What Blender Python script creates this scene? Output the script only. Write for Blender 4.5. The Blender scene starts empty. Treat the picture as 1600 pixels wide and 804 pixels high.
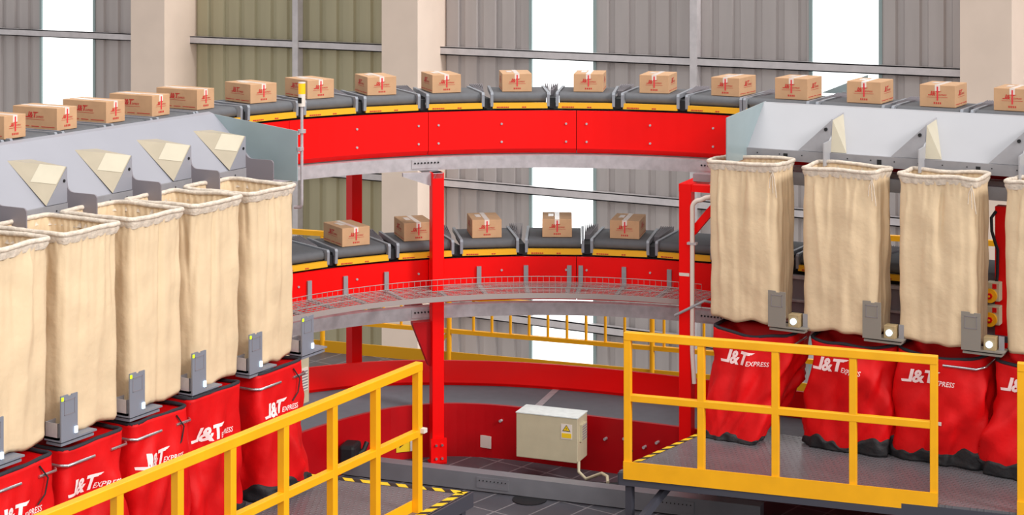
import bpy, bmesh, math, random
from mathutils import Vector, Matrix, noise
from mathutils.bvhtree import BVHTree
from math import sin, cos, pi, radians, hypot
C = bpy.context.scene.collection
SC = bpy.context.scene

# ---------------------------------------------------------------- camera
# plan axes: x runs along the back wall (to the right), y runs towards the back wall
cam = bpy.data.cameras.new('camera'); co = bpy.data.objects.new('camera', cam); C.objects.link(co)
co.location = (6.7904, -12.6112, 5.37); co.rotation_euler = (pi/2, 0, radians(29.5))
cam.sensor_width = 36; cam.lens = 36*2800/1600; cam.shift_x = 0; cam.shift_y = -532/1600
cam.clip_end = 200
SC.camera = co
# ---------------------------------------------------------------- light
w = bpy.data.worlds.new('world'); SC.world = w; w.use_nodes = True
bg = w.node_tree.nodes['Background']; bg.inputs[0].default_value = (1, .985, .98, 1); bg.inputs[1].default_value = 0.62
def area(name, loc, target, sx, sy, power, col=(1, 1, 1)):
    l = bpy.data.lights.new(name, 'AREA'); l.shape = 'RECTANGLE'; l.size = sx; l.size_y = sy; l.energy = power; l.color = col
    o = bpy.data.objects.new(name, l); C.objects.link(o); o.location = loc
    o.rotation_euler = (Vector(target)-Vector(loc)).to_track_quat('-Z', 'Y').to_euler(); return o
sun = bpy.data.lights.new('skylight_sun', 'SUN'); sun.energy = 2.0; sun.angle = radians(14); sun.color = (1, .97, .94)
so = bpy.data.objects.new('skylight_sun', sun); C.objects.link(so)
so.rotation_euler = Vector((-1.0, .12, -.62)).to_track_quat('-Z', 'Y').to_euler(); so.location = (10, -4, 14)
area('ceiling_fill_light', (-3, 4, 12), (-3, 4, 0), 9, 5, 420, (1, .98, .95))
area('ceiling_fill_light', (1, -6, 12), (0, 0, 0), 9, 5, 300, (1, .98, .95))
area('ceiling_fill_light', (8, -10, 9), (0, 2, 1.5), 6, 4, 620, (1, .98, .95))  # added front fill, not a lamp of the hall
SC.view_settings.view_transform = 'Standard'; SC.view_settings.look = 'None'
SC.view_settings.gamma = 1; SC.view_settings.use_curve_mapping = False
SC.view_settings.exposure = 0.0

# ---------------------------------------------------------------- materials
def lin(c): return tuple(((v/255)/12.92 if v/255 <= .04045 else ((v/255+.055)/1.055)**2.4) for v in c)
def mat(name, rgb, rough=.5, metal=0, var=0, scale=6, bump=0, bscale=40, stretch=None, emit=0, spec=None):
    m = bpy.data.materials.new(name); m.use_nodes = True; nt = m.node_tree; b = nt.nodes['Principled BSDF']
    c = lin(rgb); b.inputs['Base Color'].default_value = (*c, 1); b.inputs['Roughness'].default_value = rough
    b.inputs['Metallic'].default_value = metal
    if spec is not None: b.inputs['Specular IOR Level'].default_value = spec
    if emit: b.inputs['Emission Color'].default_value = (*c, 1); b.inputs['Emission Strength'].default_value = emit
    if var or bump:
        tc = nt.nodes.new('ShaderNodeTexCoord'); mp = nt.nodes.new('ShaderNodeMapping')
        nt.links.new(tc.outputs['Object'], mp.inputs[0])
        if stretch: mp.inputs['Scale'].default_value = stretch
    if var:
        n = nt.nodes.new('ShaderNodeTexNoise'); n.inputs['Scale'].default_value = scale; n.inputs['Detail'].default_value = 4
        nt.links.new(mp.outputs[0], n.inputs['Vector'])
        r = nt.nodes.new('ShaderNodeValToRGB')
        r.color_ramp.elements[0].position = .3; r.color_ramp.elements[1].position = .7
        r.color_ramp.elements[0].color = (*[v*(1-var) for v in c], 1); r.color_ramp.elements[1].color = (*[min(1, v*(1+var)) for v in c], 1)
        nt.links.new(n.outputs['Fac'], r.inputs[0]); nt.links.new(r.outputs[0], b.inputs['Base Color'])
    if bump:
        n2 = nt.nodes.new('ShaderNodeTexNoise'); n2.inputs['Scale'].default_value = bscale; n2.inputs['Detail'].default_value = 3
        nt.links.new(mp.outputs[0], n2.inputs['Vector'])
        bp = nt.nodes.new('ShaderNodeBump'); bp.inputs['Strength'].default_value = bump; bp.inputs['Distance'].default_value = .01
        nt.links.new(n2.outputs['Fac'], bp.inputs['Height']); nt.links.new(bp.outputs[0], b.inputs['Normal'])
    return m
M = dict(
 red=mat('red_paint', (246, 2, 2), .4, var=.04, scale=2, spec=.25),
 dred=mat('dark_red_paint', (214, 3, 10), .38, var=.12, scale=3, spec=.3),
 shaded_red=mat('shaded_red_paint', (178, 3, 14), .4, var=.1, scale=3, spec=.3),  # guard red darkened, the shade under the belt is put into the colour
 yellow=mat('yellow_paint', (250, 178, 14), .4, var=.06, scale=5),
 ystrip=mat('yellow_strip', (245, 180, 30), .45),
 canvas=mat('cream_canvas', (224, 199, 164), .9, var=.06, scale=3, bump=.45, bscale=16),
 hem=mat('canvas_hem', (218, 204, 188), .85, var=.18, scale=30, bump=.5, bscale=60),
 board=mat('grey_white_board', (173, 173, 178), .4, var=.03, scale=2),
 boardl=mat('lavender_grey_board', (152, 152, 161), .45, var=.03, scale=2),
 boardb=mat('blue_grey_board', (150, 166, 170), .3, var=.06, scale=3),
 cream=mat('cream_plate', (205, 196, 174), .35, var=.04),
 creamd=mat('tan_plate', (180, 168, 146), .4, var=.06),
 lip=mat('grey_lip', (150, 148, 152), .45, var=.08, scale=8),
 tab=mat('grey_plate', (134, 128, 134), .5, bump=.1, bscale=200),
 steel=mat('galvanised_steel', (186, 180, 184), .42, .2, var=.12, scale=14),
 tsteel=mat('tray_steel', (170, 158, 155), .5, .2),
 belt=mat('grey_belt', (96, 97, 101), .75, var=.06, scale=20),
 endp=mat('grey_end_frame', (150, 154, 162), .4, .2),
 black=mat('black_rubber', (18, 18, 22), .6),
 bag=mat('red_nylon', (218, 3, 10), .6, var=.1, scale=4, spec=.3, bump=.35, bscale=14),
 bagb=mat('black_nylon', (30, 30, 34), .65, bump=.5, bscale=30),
 band=mat('black_band', (40, 40, 48), .8, bump=.4, bscale=50),
 white=mat('white_print', (255, 225, 225), .6),
 card=mat('cardboard', (200, 158, 120), .85, var=.06, scale=8),
 tape=mat('clear_tape', (235, 220, 210), .25),
 rprint=mat('red_print', (196, 44, 38), .7),
 tarred=mat('red_tape', (225, 50, 60), .4),
 chrome=mat('bright_steel', (205, 205, 210), .2, .9),
 post=mat('dark_steel', (70, 70, 80), .5, .1),
 pillar=mat('pillar_plaster', (232, 212, 196), .85, var=.03, scale=2),
 sheetg=mat('grey_sheet', (182, 174, 172), .55, var=.07, scale=1.2, stretch=(3, 1, .3)),
 sheeto=mat('olive_daylit_sheet', (174, 166, 136), .55, var=.07, scale=1.2, stretch=(3, 1, .3)),  # yellowish daylight on the left bay put into the sheet colour
 purlin=mat('purlin_steel', (208, 202, 204), .45, 0, var=.08),
 wframe=mat('window_frame', (150, 168, 168), .5),
 cab=mat('beige_enclosure', (190, 180, 152), .5, var=.04, scale=8, bump=.05),
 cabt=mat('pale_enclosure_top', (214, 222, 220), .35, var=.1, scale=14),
 label=mat('white_label', (225, 215, 205), .5),
 lyellow=mat('label_yellow', (240, 200, 30), .5),
 bblack=mat('print_black', (25, 22, 18), .5),
 conduit=mat('pale_conduit', (226, 214, 204), .4),
 gunit=mat('unit_grey', (140, 134, 126), .5, bump=.1, bscale=120),
 gunitb=mat('unit_blue_grey', (128, 132, 144), .5, bump=.1, bscale=120),
 ubox=mat('unit_tan', (168, 146, 108), .5, var=.08),
 glow=mat('white_lit_button', (210, 235, 255), .3, emit=1.6),
 gglow=mat('green_indicator', (190, 230, 40), .3, emit=.8),
 amber=mat('amber_lens', (250, 180, 20), .25, emit=.35),
 floorc=mat('hall_floor', (190, 186, 182), .4, var=.05),
 bconv=mat('bottom_belt', (108, 112, 120), .55, var=.06, scale=10),
 gbeam=mat('grey_floor_beam', (128, 128, 134), .45, .15, var=.08, scale=5),
 mustard=mat('mustard_paint', (226, 164, 10), .45),
)
def pane_mat():
    m = bpy.data.materials.new('daylit_pane'); m.use_nodes = True; nt = m.node_tree; b = nt.nodes['Principled BSDF']
    b.inputs['Base Color'].default_value = (.9, .95, .95, 1); b.inputs['Emission Color'].default_value = (.97, 1, 1, 1)
    b.inputs['Emission Strength'].default_value = 1.6; return m
M['pane'] = pane_mat()
def grid_floor():
    m = bpy.data.materials.new('deck_tiles'); m.use_nodes = True; nt = m.node_tree; b = nt.nodes['Principled BSDF']
    tc = nt.nodes.new('ShaderNodeTexCoord'); mp = nt.nodes.new('ShaderNodeMapping'); mp.inputs['Rotation'].default_value = (0, 0, radians(8))
    nt.links.new(tc.outputs['Object'], mp.inputs[0])
    br = nt.nodes.new('ShaderNodeTexBrick'); br.offset = 0; br.inputs['Scale'].default_value = 1
    br.inputs['Brick Width'].default_value = .3; br.inputs['Row Height'].default_value = .6; br.inputs['Mortar Size'].default_value = .008
    br.inputs['Color1'].default_value = (*lin((86, 86, 94)), 1); br.inputs['Color2'].default_value = (*lin((96, 95, 102)), 1)
    br.inputs['Mortar'].default_value = (*lin((150, 146, 150)), 1)
    nt.links.new(mp.outputs[0], br.inputs['Vector'])
    n = nt.nodes.new('ShaderNodeTexNoise'); n.inputs['Scale'].default_value = 3; n.inputs['Detail'].default_value = 5
    nt.links.new(mp.outputs[0], n.inputs['Vector'])
    mx = nt.nodes.new('ShaderNodeMixRGB'); mx.blend_type = 'MULTIPLY'; mx.inputs[0].default_value = .45
    nt.links.new(br.outputs[0], mx.inputs[1]); nt.links.new(n.outputs[0], mx.inputs[2]); nt.links.new(mx.outputs[0], b.inputs['Base Color'])
    b.inputs['Roughness'].default_value = .45; return m
M['tiles'] = grid_floor()
def tread():
    m = bpy.data.materials.new('tread_plate'); m.use_nodes = True; nt = m.node_tree; b = nt.nodes['Principled BSDF']
    tc = nt.nodes.new('ShaderNodeTexCoord'); n = nt.nodes.new('ShaderNodeTexNoise'); n.inputs['Scale'].default_value = 2.5
    nt.links.new(tc.outputs['Object'], n.inputs['Vector'])
    r = nt.nodes.new('ShaderNodeValToRGB'); r.color_ramp.elements[0].color = (*lin((92, 91, 96)), 1); r.color_ramp.elements[1].color = (*lin((122, 120, 124)), 1)
    nt.links.new(n.outputs[0], r.inputs[0]); nt.links.new(r.outputs[0], b.inputs['Base Color'])
    mp = nt.nodes.new('ShaderNodeMapping'); mp.inputs['Rotation'].default_value = (0, 0, radians(45)); nt.links.new(tc.outputs['Object'], mp.inputs[0])
    v = nt.nodes.new('ShaderNodeTexVoronoi'); v.inputs['Scale'].default_value = 26; v.inputs['Randomness'].default_value = .15; v.voronoi_dimensions = '2D'
    mp.inputs['Scale'].default_value = (1, .55, 1)
    nt.links.new(mp.outputs[0], v.inputs['Vector'])
    r2 = nt.nodes.new('ShaderNodeValToRGB'); r2.color_ramp.elements[0].position = .16; r2.color_ramp.elements[0].color = (1, 1, 1, 1)
    r2.color_ramp.elements[1].position = .3; r2.color_ramp.elements[1].color = (0, 0, 0, 1)
    nt.links.new(v.outputs['Distance'], r2.inputs[0])
    bp = nt.nodes.new('ShaderNodeBump'); bp.inputs['Strength'].default_value = .7; bp.inputs['Distance'].default_value = .006
    nt.links.new(r2.outputs[0], bp.inputs['Height']); nt.links.new(bp.outputs[0], b.inputs['Normal'])
    b.inputs['Roughness'].default_value = .3; b.inputs['Metallic'].default_value = .1; return m
M['tread'] = tread()

# ---------------------------------------------------------------- mesh helpers
class MB:
    def __init__(s): s.v = []; s.f = []; s.smooth = []
    def add(s, vs, fs, sm=False):
        k = len(s.v); s.v += [tuple(v) for v in vs]
        for f in fs: s.f.append(tuple(i+k for i in f)); s.smooth.append(sm)
        return s
    def box(s, c, d, rz=0, mtx=None):
        x, y, z = d[0]/2, d[1]/2, d[2]/2
        vs = [Vector(p) for p in ((-x,-y,-z),(x,-y,-z),(x,y,-z),(-x,y,-z),(-x,-y,z),(x,-y,z),(x,y,z),(-x,y,z))]
        R = mtx or Matrix.Rotation(rz, 3, 'Z')
        vs = [R @ v + Vector(c) for v in vs]
        return s.add(vs, [(3,2,1,0),(4,5,6,7),(0,1,5,4),(1,2,6,5),(2,3,7,6),(3,0,4,7)])
    def bb(s, x0, x1, y0, y1, z0, z1): return s.box(((x0+x1)/2, (y0+y1)/2, (z0+z1)/2), (x1-x0, y1-y0, z1-z0))
    def bar(s, a, b, wd, ht, up=(0, 0, 1)):
        a, b = Vector(a), Vector(b); d = (b-a); L = d.length; d.normalize(); up = Vector(up)
        if abs(d.dot(up)) > .99: up = Vector((0, 1, 0))
        sd = d.cross(up).normalized(); u2 = sd.cross(d)
        R = Matrix((sd, d, u2)).transposed()
        return s.box((a+b)/2, (wd, L, ht), mtx=R)
    def tube(s, pts, r, n=8, closed=False):
        pts = [Vector(p) for p in pts]; N = len(pts); rings = []
        prev = None
        for i, p in enumerate(pts):
            a = pts[(i-1) % N] if (i > 0 or closed) else p; b = pts[(i+1) % N] if (i < N-1 or closed) else p
            t = (b-a).normalized()
            if prev is None:
                ref = Vector((0, 0, 1)) if abs(t.z) < .9 else Vector((1, 0, 0)); sd = t.cross(ref).normalized()
            else: sd = (prev - t*prev.dot(t)).normalized()
            prev = sd; up = sd.cross(t)
            rings.append([p + (sd*cos(2*pi*k/n) + up*sin(2*pi*k/n))*r for k in range(n)])
        vs = [v for ring in rings for v in ring]; fs = []
        for i in range(N if closed else N-1):
            j = (i+1) % N
            for k in range(n): fs.append((i*n+k, i*n+(k+1) % n, j*n+(k+1) % n, j*n+k))
        s.add(vs, fs, True)
        if not closed:
            s.add(rings[0], [tuple(reversed(range(n)))]); s.add(rings[-1], [tuple(range(n))])
        return s
    def cyl(s, a, b, r, n=12): return s.tube([a, b], r, n)
    def prism(s, poly, vec):   # poly: list of 3d points, extruded by vec
        vec = Vector(vec); n = len(poly); vs = [Vector(p) for p in poly] + [Vector(p)+vec for p in poly]
        fs = [tuple(reversed(range(n))), tuple(range(n, 2*n))] + [(i, (i+1) % n, (i+1) % n+n, i+n) for i in range(n)]
        return s.add(vs, fs)
    def sweep(s, path, prof, closed_prof=True):  # path 2d pts, prof [(offset to the left of travel, z)]
        n = len(prof); vs = []; fs = []; N = len(path)
        for i, p in enumerate(path):
            a = Vector(path[max(0, i-1)]); b = Vector(path[min(N-1, i+1)]); p = Vector(p)
            t1 = (p-a).normalized() if i > 0 else (b-p).normalized(); t2 = (b-p).normalized() if i < N-1 else t1
            t = (t1+t2).normalized(); nn = Vector((-t.y, t.x)); k = 1/max(.5, nn.dot(Vector((-t1.y, t1.x))))
            for o, z in prof: q = p + nn*o*k; vs.append((q.x, q.y, z))
        for i in range(N-1):
            for k in range(n): fs.append((i*n+k, (i+1)*n+k, (i+1)*n+(k+1) % n, i*n+(k+1) % n))
        fs += [tuple(range(n)), tuple((N-1)*n+k for k in reversed(range(n)))]
        return s.add(vs, fs)
    def mesh(s, name, m):
        me = bpy.data.meshes.new(name); me.from_pydata(s.v, [], s.f); me.materials.append(m)
        me.polygons.foreach_set('use_smooth', s.smooth)
        b = bmesh.new(); b.from_mesh(me); bmesh.ops.recalc_face_normals(b, faces=b.faces); b.to_mesh(me); b.free()
        return me
    def build(s, name, m, parent=None, bevel=0, loc=(0, 0, 0)):
        o = bpy.data.objects.new(name, s.mesh(name, M[m] if isinstance(m, str) else m)); C.objects.link(o); o.parent = parent
        o.location = loc
        if bevel:
            bv = o.modifiers.new('bevel', 'BEVEL'); bv.width = bevel; bv.segments = 2; bv.limit_method = 'ANGLE'
        return o
def tag(o, label, cat, group=None, kind=None):
    o['label'] = label; o['category'] = cat
    if group: o['group'] = group
    if kind: o['kind'] = kind
    return o
def thing(name, label, cat, loc=(0, 0, 0), rz=0, group=None):
    o = bpy.data.objects.new(name, None); C.objects.link(o); o.location = loc; o.rotation_euler = (0, 0, rz); o.empty_display_size = .1
    return tag(o, label, cat, group)
def copy_tree(o, parent=None):
    c = o.copy(); C.objects.link(c); c.parent = parent
    for ch in list(o.children):
        copy_tree(ch, c)
    return c
def struct(o, label=None, cat=None):
    o['kind'] = 'structure'
    if label: o['label'] = label
    if cat: o['category'] = cat
    return o

# ---------------------------------------------------------------- lettering
def font_geo(txt, size, shear=0.25, bold=0.0, x=0, y=0, sx=1):
    cu = bpy.data.curves.new('lettering', 'FONT'); cu.body = txt; cu.size = size; cu.resolution_u = 2; cu.offset = bold*size
    o = bpy.data.objects.new('lettering', cu); C.objects.link(o); bpy.context.view_layer.update()
    me = bpy.data.meshes.new_from_object(o.evaluated_get(bpy.context.evaluated_depsgraph_get()))
    vs = [(x + (v.co.x*sx + shear*v.co.y), y+v.co.y) for v in me.vertices]; fs = [tuple(p.vertices) for p in me.polygons]
    bpy.data.objects.remove(o); bpy.data.curves.remove(cu); bpy.data.meshes.remove(me)
    return vs, fs
def logo_geo(detail=True):
    """big italic J&T with small EXPRESS; cap height 1, total width about 4"""
    V = []; Fc = []
    def add(vs, fs):
        k = len(V); V.extend(vs); Fc.extend([tuple(i+k for i in f) for f in fs])
    def poly(p, x0): add([(x0+a+.25*b, b) for a, b in p], [tuple(range(len(p)))])
    poly([(.0, 0), (.72, 0), (.72, 1), (.46, 1), (.46, .2), (-.08, .2)][:], 0)
    vs, fs = font_geo('&', 1.38, .2, .035, .74, 0, .92); add(vs, fs)
    poly([(.3, 0), (.56, 0), (.56, .78), (.3, .78)], 1.52)
    poly([(0, .78), (.86, .78), (.92, .85), (0, .85)], 1.52)
    poly([(0, .85), (1.02, .85), (1.1, .92), (0, .92)], 1.52); poly([(0, .92), (1.12, .92), (1.22, 1.0), (0, 1.0)], 1.52)
    vs, fs = font_geo('EXPRESS', .52, .22, .012, 2.3, 0, .9); add(vs, fs)
    return V, Fc
LOGO = logo_geo()
LW = max(v[0] for v in LOGO[0])
def logo_on(mb, origin, ex, ey, width, dz=None):
    """flat logo: origin = lower left, ex/ey unit vectors in the surface"""
    k = width/LW; o = Vector(origin); ex = Vector(ex); ey = Vector(ey)
    mb.add([o + ex*(a*k) + ey*(b*k) for a, b in LOGO[0]], LOGO[1])

# ---------------------------------------------------------------- plan paths
R0 = 3.68
def path(off, y0=-6.0, x1=6.0, step=3, a0=180, a1=90):
    R = R0+off; p = []
    if a0 >= 180 and y0 < 0: p.append((-R, y0))
    n = max(2, int((a0-a1)/step))
    for i in range(n+1):
        a = radians(a0+(a1-a0)*i/n); p.append((R*cos(a), R*sin(a)))
    if a1 <= 90 and x1 > 0: p.append((x1, R))
    return p
def arc(R, a0, a1, step=2.5):
    n = max(2, int(abs(a0-a1)/step)); return [(R*cos(radians(a0+(a1-a0)*i/n)), R*sin(radians(a0+(a1-a0)*i/n))) for i in range(n+1)]

# ================================================================ SETTING
YW = 17.6
wins = [(-22.6, -21.0), (-9.88, -8.5), (-4.22, -2.95)]
def sheet(x0, x1):
    mb = MB(); x = x0; pts = []
    pitch = .42
    while x < x1:
        for dx, dy in ((0, 0), (.26, 0), (.29, .055), (.39, .055)):
            if x+dx <= x1: pts.append((x+dx, YW+dy))
        x += pitch
    pts.append((x1, YW))
    n = len(pts); vs = [(a, b, -4.7) for a, b in pts] + [(a, b, 6.5) for a, b in pts] + [(a, b+.03, -4.7) for a, b in pts] + [(a, b+.03, 6.5) for a, b in pts]
    fs = []
    for i in range(n-1): fs += [(i, i+1, n+i+1, n+i), (2*n+i, 3*n+i, 3*n+i+1, 2*n+i+1)]
    return mb.add(vs, fs)
bays = [(-30, -22.6, 'sheetg'), (-21.0, -18.9, 'sheetg'), (-18.9, -12.2, 'sheeto'), (-12.2, -9.88, 'sheetg'), (-8.5, -4.22, 'sheetg'), (-2.95, -1.0, 'sheetg'), (-1.0, 6, 'sheetg')]
wall = struct(sheet(-8.5, -4.22).build('wall_back', 'sheetg'), 'ribbed grey metal wall cladding behind the conveyor loops', 'wall')
for a, b, m in bays:
    if a == -8.5: continue
    sheet(a, b).build('cladding_panel', m, wall)
MB().bb(-9.88, 6, YW, YW+.05, -4.7, -3.3).build('cladding_panel', 'sheetg', wall)
MB().bb(-30, -18, YW, YW+.05, -4.7, -3.3).build('cladding_panel', 'sheetg', wall)
for i, (a, b) in enumerate(wins):
    wn = struct(MB().bb(a, b, YW+.02, YW+.05, -3.3, 6.5).build('window_%d' % (i+1), 'pane'),
                ('tall white daylit window strip %s' % ('at the far left of the hall', 'right of the middle pillar', 'left of the right hand pillar')[i]), 'window')
    for x in (a, b): MB().bb(x-.03, x+.03, YW-.03, YW+.02, -3.3, 6.5).build('window_frame', 'wframe', wn)
    MB().bb(a, b, YW-.03, YW+.02, -3.35, -3.27).build('window_sill', 'wframe', wn)
# pillars
for i, (a, b, lb) in enumerate([(-19.06, -18.14, 'cream plaster pillar at the left of the hall'), (-12.66, -11.83, 'cream plaster pillar behind the red support post'), (-1.29, -.45, 'cream plaster pillar at the right of the hall')]):
    struct(MB().bb(a, b, 16.6, YW+.1, -4.7, 6.5).build('trim_%d' % (i+1), 'pillar'), lb, 'pillar')
# girts (horizontal wall rails) and the wall's thin uprights
k = 4
for nm, z in (('upper', 2.72), ('middle', .12), ('lower', -2.38)):
    mb = MB(); segs = [(-30, -19.06), (-18.14, -12.66), (-11.83, -1.29), (-.45, 6)]
    for a, b in segs: mb.bb(a, b, YW-.17, YW-.01, z-.07, z-.05); mb.bb(a, b, YW-.17, YW-.15, z-.07, z+.09); mb.bb(a, b, YW-.17, YW-.01, z+.07, z+.09)
    struct(mb.build('trim_%d' % k, 'purlin'), '%s horizontal steel rail across the back wall' % nm, 'rail'); k += 1
for x, lb in ((-15.34, 'thin steel wall upright left of the middle pillar'), (-6.4, 'thin steel wall upright between the two right windows')):
    struct(MB().bb(x-.07, x+.07, YW-.2, YW-.02, -4.7, 6.5).build('trim_%d' % k, 'purlin'), lb, 'upright'); k += 1
# floors
flo = MB(); flo.add([(-9, -8, 0), (8, -8, 0), (8, 8.0, 0), (-9, 5.2, 0), (-9, -8, -.2), (8, -8, -.2), (8, 8.0, -.2), (-9, 5.2, -.2)],
                    [(0, 1, 2, 3), (7, 6, 5, 4), (0, 4, 5, 1), (1, 5, 6, 2), (2, 6, 7, 3), (3, 7, 4, 0)])
struct(flo.build('floor', 'tiles'), 'dark grey tiled deck floor under the conveyors', 'floor')
struct(MB().bb(-32, 14, -20, 18.5, -4.9, -4.7).build('floor_lower', 'floorc'), 'pale hall floor far below the deck', 'floor')

# ================================================================ RAISED CONVEYOR LOOPS (two levels)
segA = [(183, 160.7), (160.7, 137.4), (137.4, 114.1), (114.1, 88)]
LOOPS = {}
lvl = {'upper': 0.0, 'lower': -1.466}
segname = ['leftmost', 'second from the left', 'third from the left', 'rightmost']
for L, dz in lvl.items():
    loop = thing('conveyor_loop', ('upper' if L == 'upper' else 'lower')+' curved conveyor loop with bright red side panels and galvanised beams', 'conveyor', (0, 0, 0)); LOOPS[L] = loop
    for i, (a0, a1) in enumerate(segA):
        hgt = .43 if L == 'upper' else .44
        zt = 3.425+dz; zb = zt-hgt
        o = MB().sweep(arc(R0, a0-.05, a1+.05), [(0, zt), (0, zb+.05), (.05, zb), (.09, zb), (.05, zb+.08), (.03, zt)]).build('guard_panel', 'red', loop)
        for da in (1.6, 11.6, 21.7):
            for zz in (zt-.13, zb+.12):
                a = radians(a0-da); p = Vector((cos(a), sin(a), 0))
                MB().cyl(p*(R0+.002)+Vector((0, 0, zz)), p*(R0-.012)+Vector((0, 0, zz)), .011, 8).build('bolt', 'steel', o)
    # galvanised beam under the panel
    zt = 2.985+dz if L == 'upper' else 1.51
    th = .125
    pb = [(-3.62, -4)] + arc(3.62, 180, 90) + [(5, 3.62)]
    b = MB().sweep(pb, [(0, zt), (0, zt-th), (.1, zt-th), (.1, zt-th+.012), (.014, zt-th+.012), (.014, zt-.012), (.1, zt-.012), (.1, zt)]).build('support_beam', 'steel', loop)
    for ang in (138, 92):
        sp = MB().sweep(arc(3.612, ang+2.4, ang-2.4), [(0, zt-.02), (0, zt-th+.02), (.01, zt-th+.02), (.01, zt-.02)]).build('splice_plate', 'steel', b)
        for q in range(8):
            a = radians(ang+1.9-q*.54); p = Vector((cos(a), sin(a), 0))
            MB().cyl(p*3.612+Vector((0, 0, zt-.05)), p*3.600+Vector((0, 0, zt-.05)), .009, 6).build('bolt', 'black', b)
    po = [(-4.55, -4)] + arc(4.55, 180, 90) + [(5, 4.55)]
    b2 = MB().sweep(po, [(0, zt), (0, zt-th), (.1, zt-th), (.1, zt)]).build('support_beam', 'steel', loop)
    # running rail body beneath the carriers (dark)
    tr = MB().sweep([(-3.76, -4)] + arc(3.76, 180, 90) + [(5, 3.76)], [(0, 3.43+dz), (0, 3.02+dz), (.62, 3.02+dz), (.62, 3.43+dz)]).build('running_track', 'black', loop)
# straight grey side frames of the lower loop behind the right sacks
sf = MB().bb(.02, 5, 3.62, 3.66, 1.53, 1.95).build('side_frame', 'tab', LOOPS['lower'])
MB().bb(.02, 5, 3.59, 3.62, 1.92, 1.95).build('edge_flange', 'steel', sf); MB().bb(.02, 5, 3.59, 3.62, 1.70, 1.72).build('edge_flange', 'steel', sf)
sfu = MB().bb(.02, 5, 3.70, 3.74, 2.99, 3.42).build('side_frame', 'dred', LOOPS['upper'])
ub = MB().bb(.45, 5, 3.30, 3.40, 2.86, 2.98).build('chute_rail', 'lip'); tag(ub, 'grey rail running under the right chute boards', 'rail')

# ---- belt carriers
def carrier(wi, depth, z=0):
    """local: x along travel, -y is the inner side, origin at inner edge of belt, z=0 is the belt top"""
    r = thing('belt_carrier', 'x', 'carrier', group='belt carriers of the loops')
    bw = wi-.125; mb = MB(); pr = []
    r0 = .05
    for k_ in range(7): a = pi/2+pi*k_/6*1.0; pr.append((.03+r0+r0*cos(a), -r0+r0*sin(a)))
    pr2 = [(0, y, z_) for y, z_ in pr] + [(0, depth-.05+.05*cos(a), -.05+.05*sin(a)) for a in (-pi/2, -pi/4, 0, pi/4, pi/2)]
    n = len(pr2); vs = [(-bw/2, y, z_) for _, y, z_ in pr2]+[(bw/2, y, z_) for _, y, z_ in pr2]
    mb.add(vs, [tuple(range(n)), tuple(reversed(range(n, 2*n)))]); mb.add(vs, [(i, (i+1) % n, (i+1) % n+n, i+n) for i in range(n)], True)
    mb.build('belt', 'belt', r)
    for s_ in (-1, 1):
        x = s_*(bw/2+.018)
        poly = [(x-.014, .0, .012), (x-.014, depth, .012), (x-.014, depth, -.03), (x-.014, .05, -.03), (x-.014, .03, -.13), (x-.014, -.01, -.13), (x-.014, -.015, -.01)]
        MB().prism(poly, (.028, 0, 0)).build('end_frame', 'endp', r)
    st = MB().bb(-bw/2-.01, bw/2+.01, -.01, .03, -.15, -.095).build('yellow_strip', 'ystrip', r)
    mk = MB()
    x = -bw/2+.03
    for dx, wd in ((0, .02), (.024, .012), (.04, .02), (.064, .014), (.082, .016), (.102, .012), (.24, .018), (.262, .016)):
        mk.bb(x+dx*bw/.5, x+(dx+wd)*bw/.5, -.0125, -.010, -.143, -.131)
    mk.build('strip_marking', 'rprint', st)
    # coupling and bellows on one end
    MB().bb(bw/2+.03, bw/2+.095, .02, .3, -.15, -.05).build('coupling', 'black', r)
    bl = MB(); n = 7
    for i in range(n):
        t = i/(n-1)-.5; x0 = bw/2+.062+t*.05; x1 = bw/2+.062+.05+t*.13
        bl.prism([(x0, .30, -.1), (x0, .30, .0), (x1, depth+.06, .03), (x1, depth+.06, -.1)], (.006, 0, 0))
    bl.build('bellows', 'endp' if 0 else 'tab', r)
    return r
pC = carrier(.655, .72); pL = carrier(.585, .72); pR = carrier(.735, .72)
first = {id(pC): True, id(pL): True, id(pR): True}
def put(proto, x, y, z, rz, label):
    if first.get(id(proto)): o = proto; first[id(proto)] = False
    else: o = copy_tree(proto)
    o.location = (x, y, z); o.rotation_euler = (0, 0, rz); o['label'] = label
    return o
def nth(n):
    w_ = ['first', 'second', 'third', 'fourth', 'fifth', 'sixth', 'seventh', 'eighth', 'ninth', 'tenth', 'eleventh', 'twelfth', 'thirteenth', 'fourteenth', 'fifteenth', 'sixteenth', 'seventeenth', 'eighteenth', 'nineteenth', 'twentieth']
    return w_[n-1]
# upper loop
def carriers(L, dz, angs, lefts, rights, lab):
    lst = []
    for v in lefts: lst.append((pL, -R0-.0, v, pi/2))
    for a in angs: lst.append((pC, (R0)*cos(radians(a)), (R0)*sin(radians(a)), radians(a-90)))
    for u in rights: lst.append((pR, u, R0, 0))
    for i, (p, x, y, rz) in enumerate(lst): put(p, x, y, 3.598+dz, rz, lab(i, len(lst)))
carriers('upper', 0, [173.9-10.2*i for i in range(9)], [-3.12, -2.53, -1.94, -1.36, -.77, -.19], [.50, 1.24, 1.98, 2.72, 3.45],
         lambda i, n: 'grey belt carrier with yellow edge strip on the upper loop, %s from the left' % nth(i+1))
carriers('lower', -1.466, [178.7-10.2*i for i in range(9)], [], [.30, 1.04, 1.78, 2.52, 3.26],
         lambda i, n: 'grey belt carrier with yellow edge strip on the lower loop, %s from the left' % nth(i+1))

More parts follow.
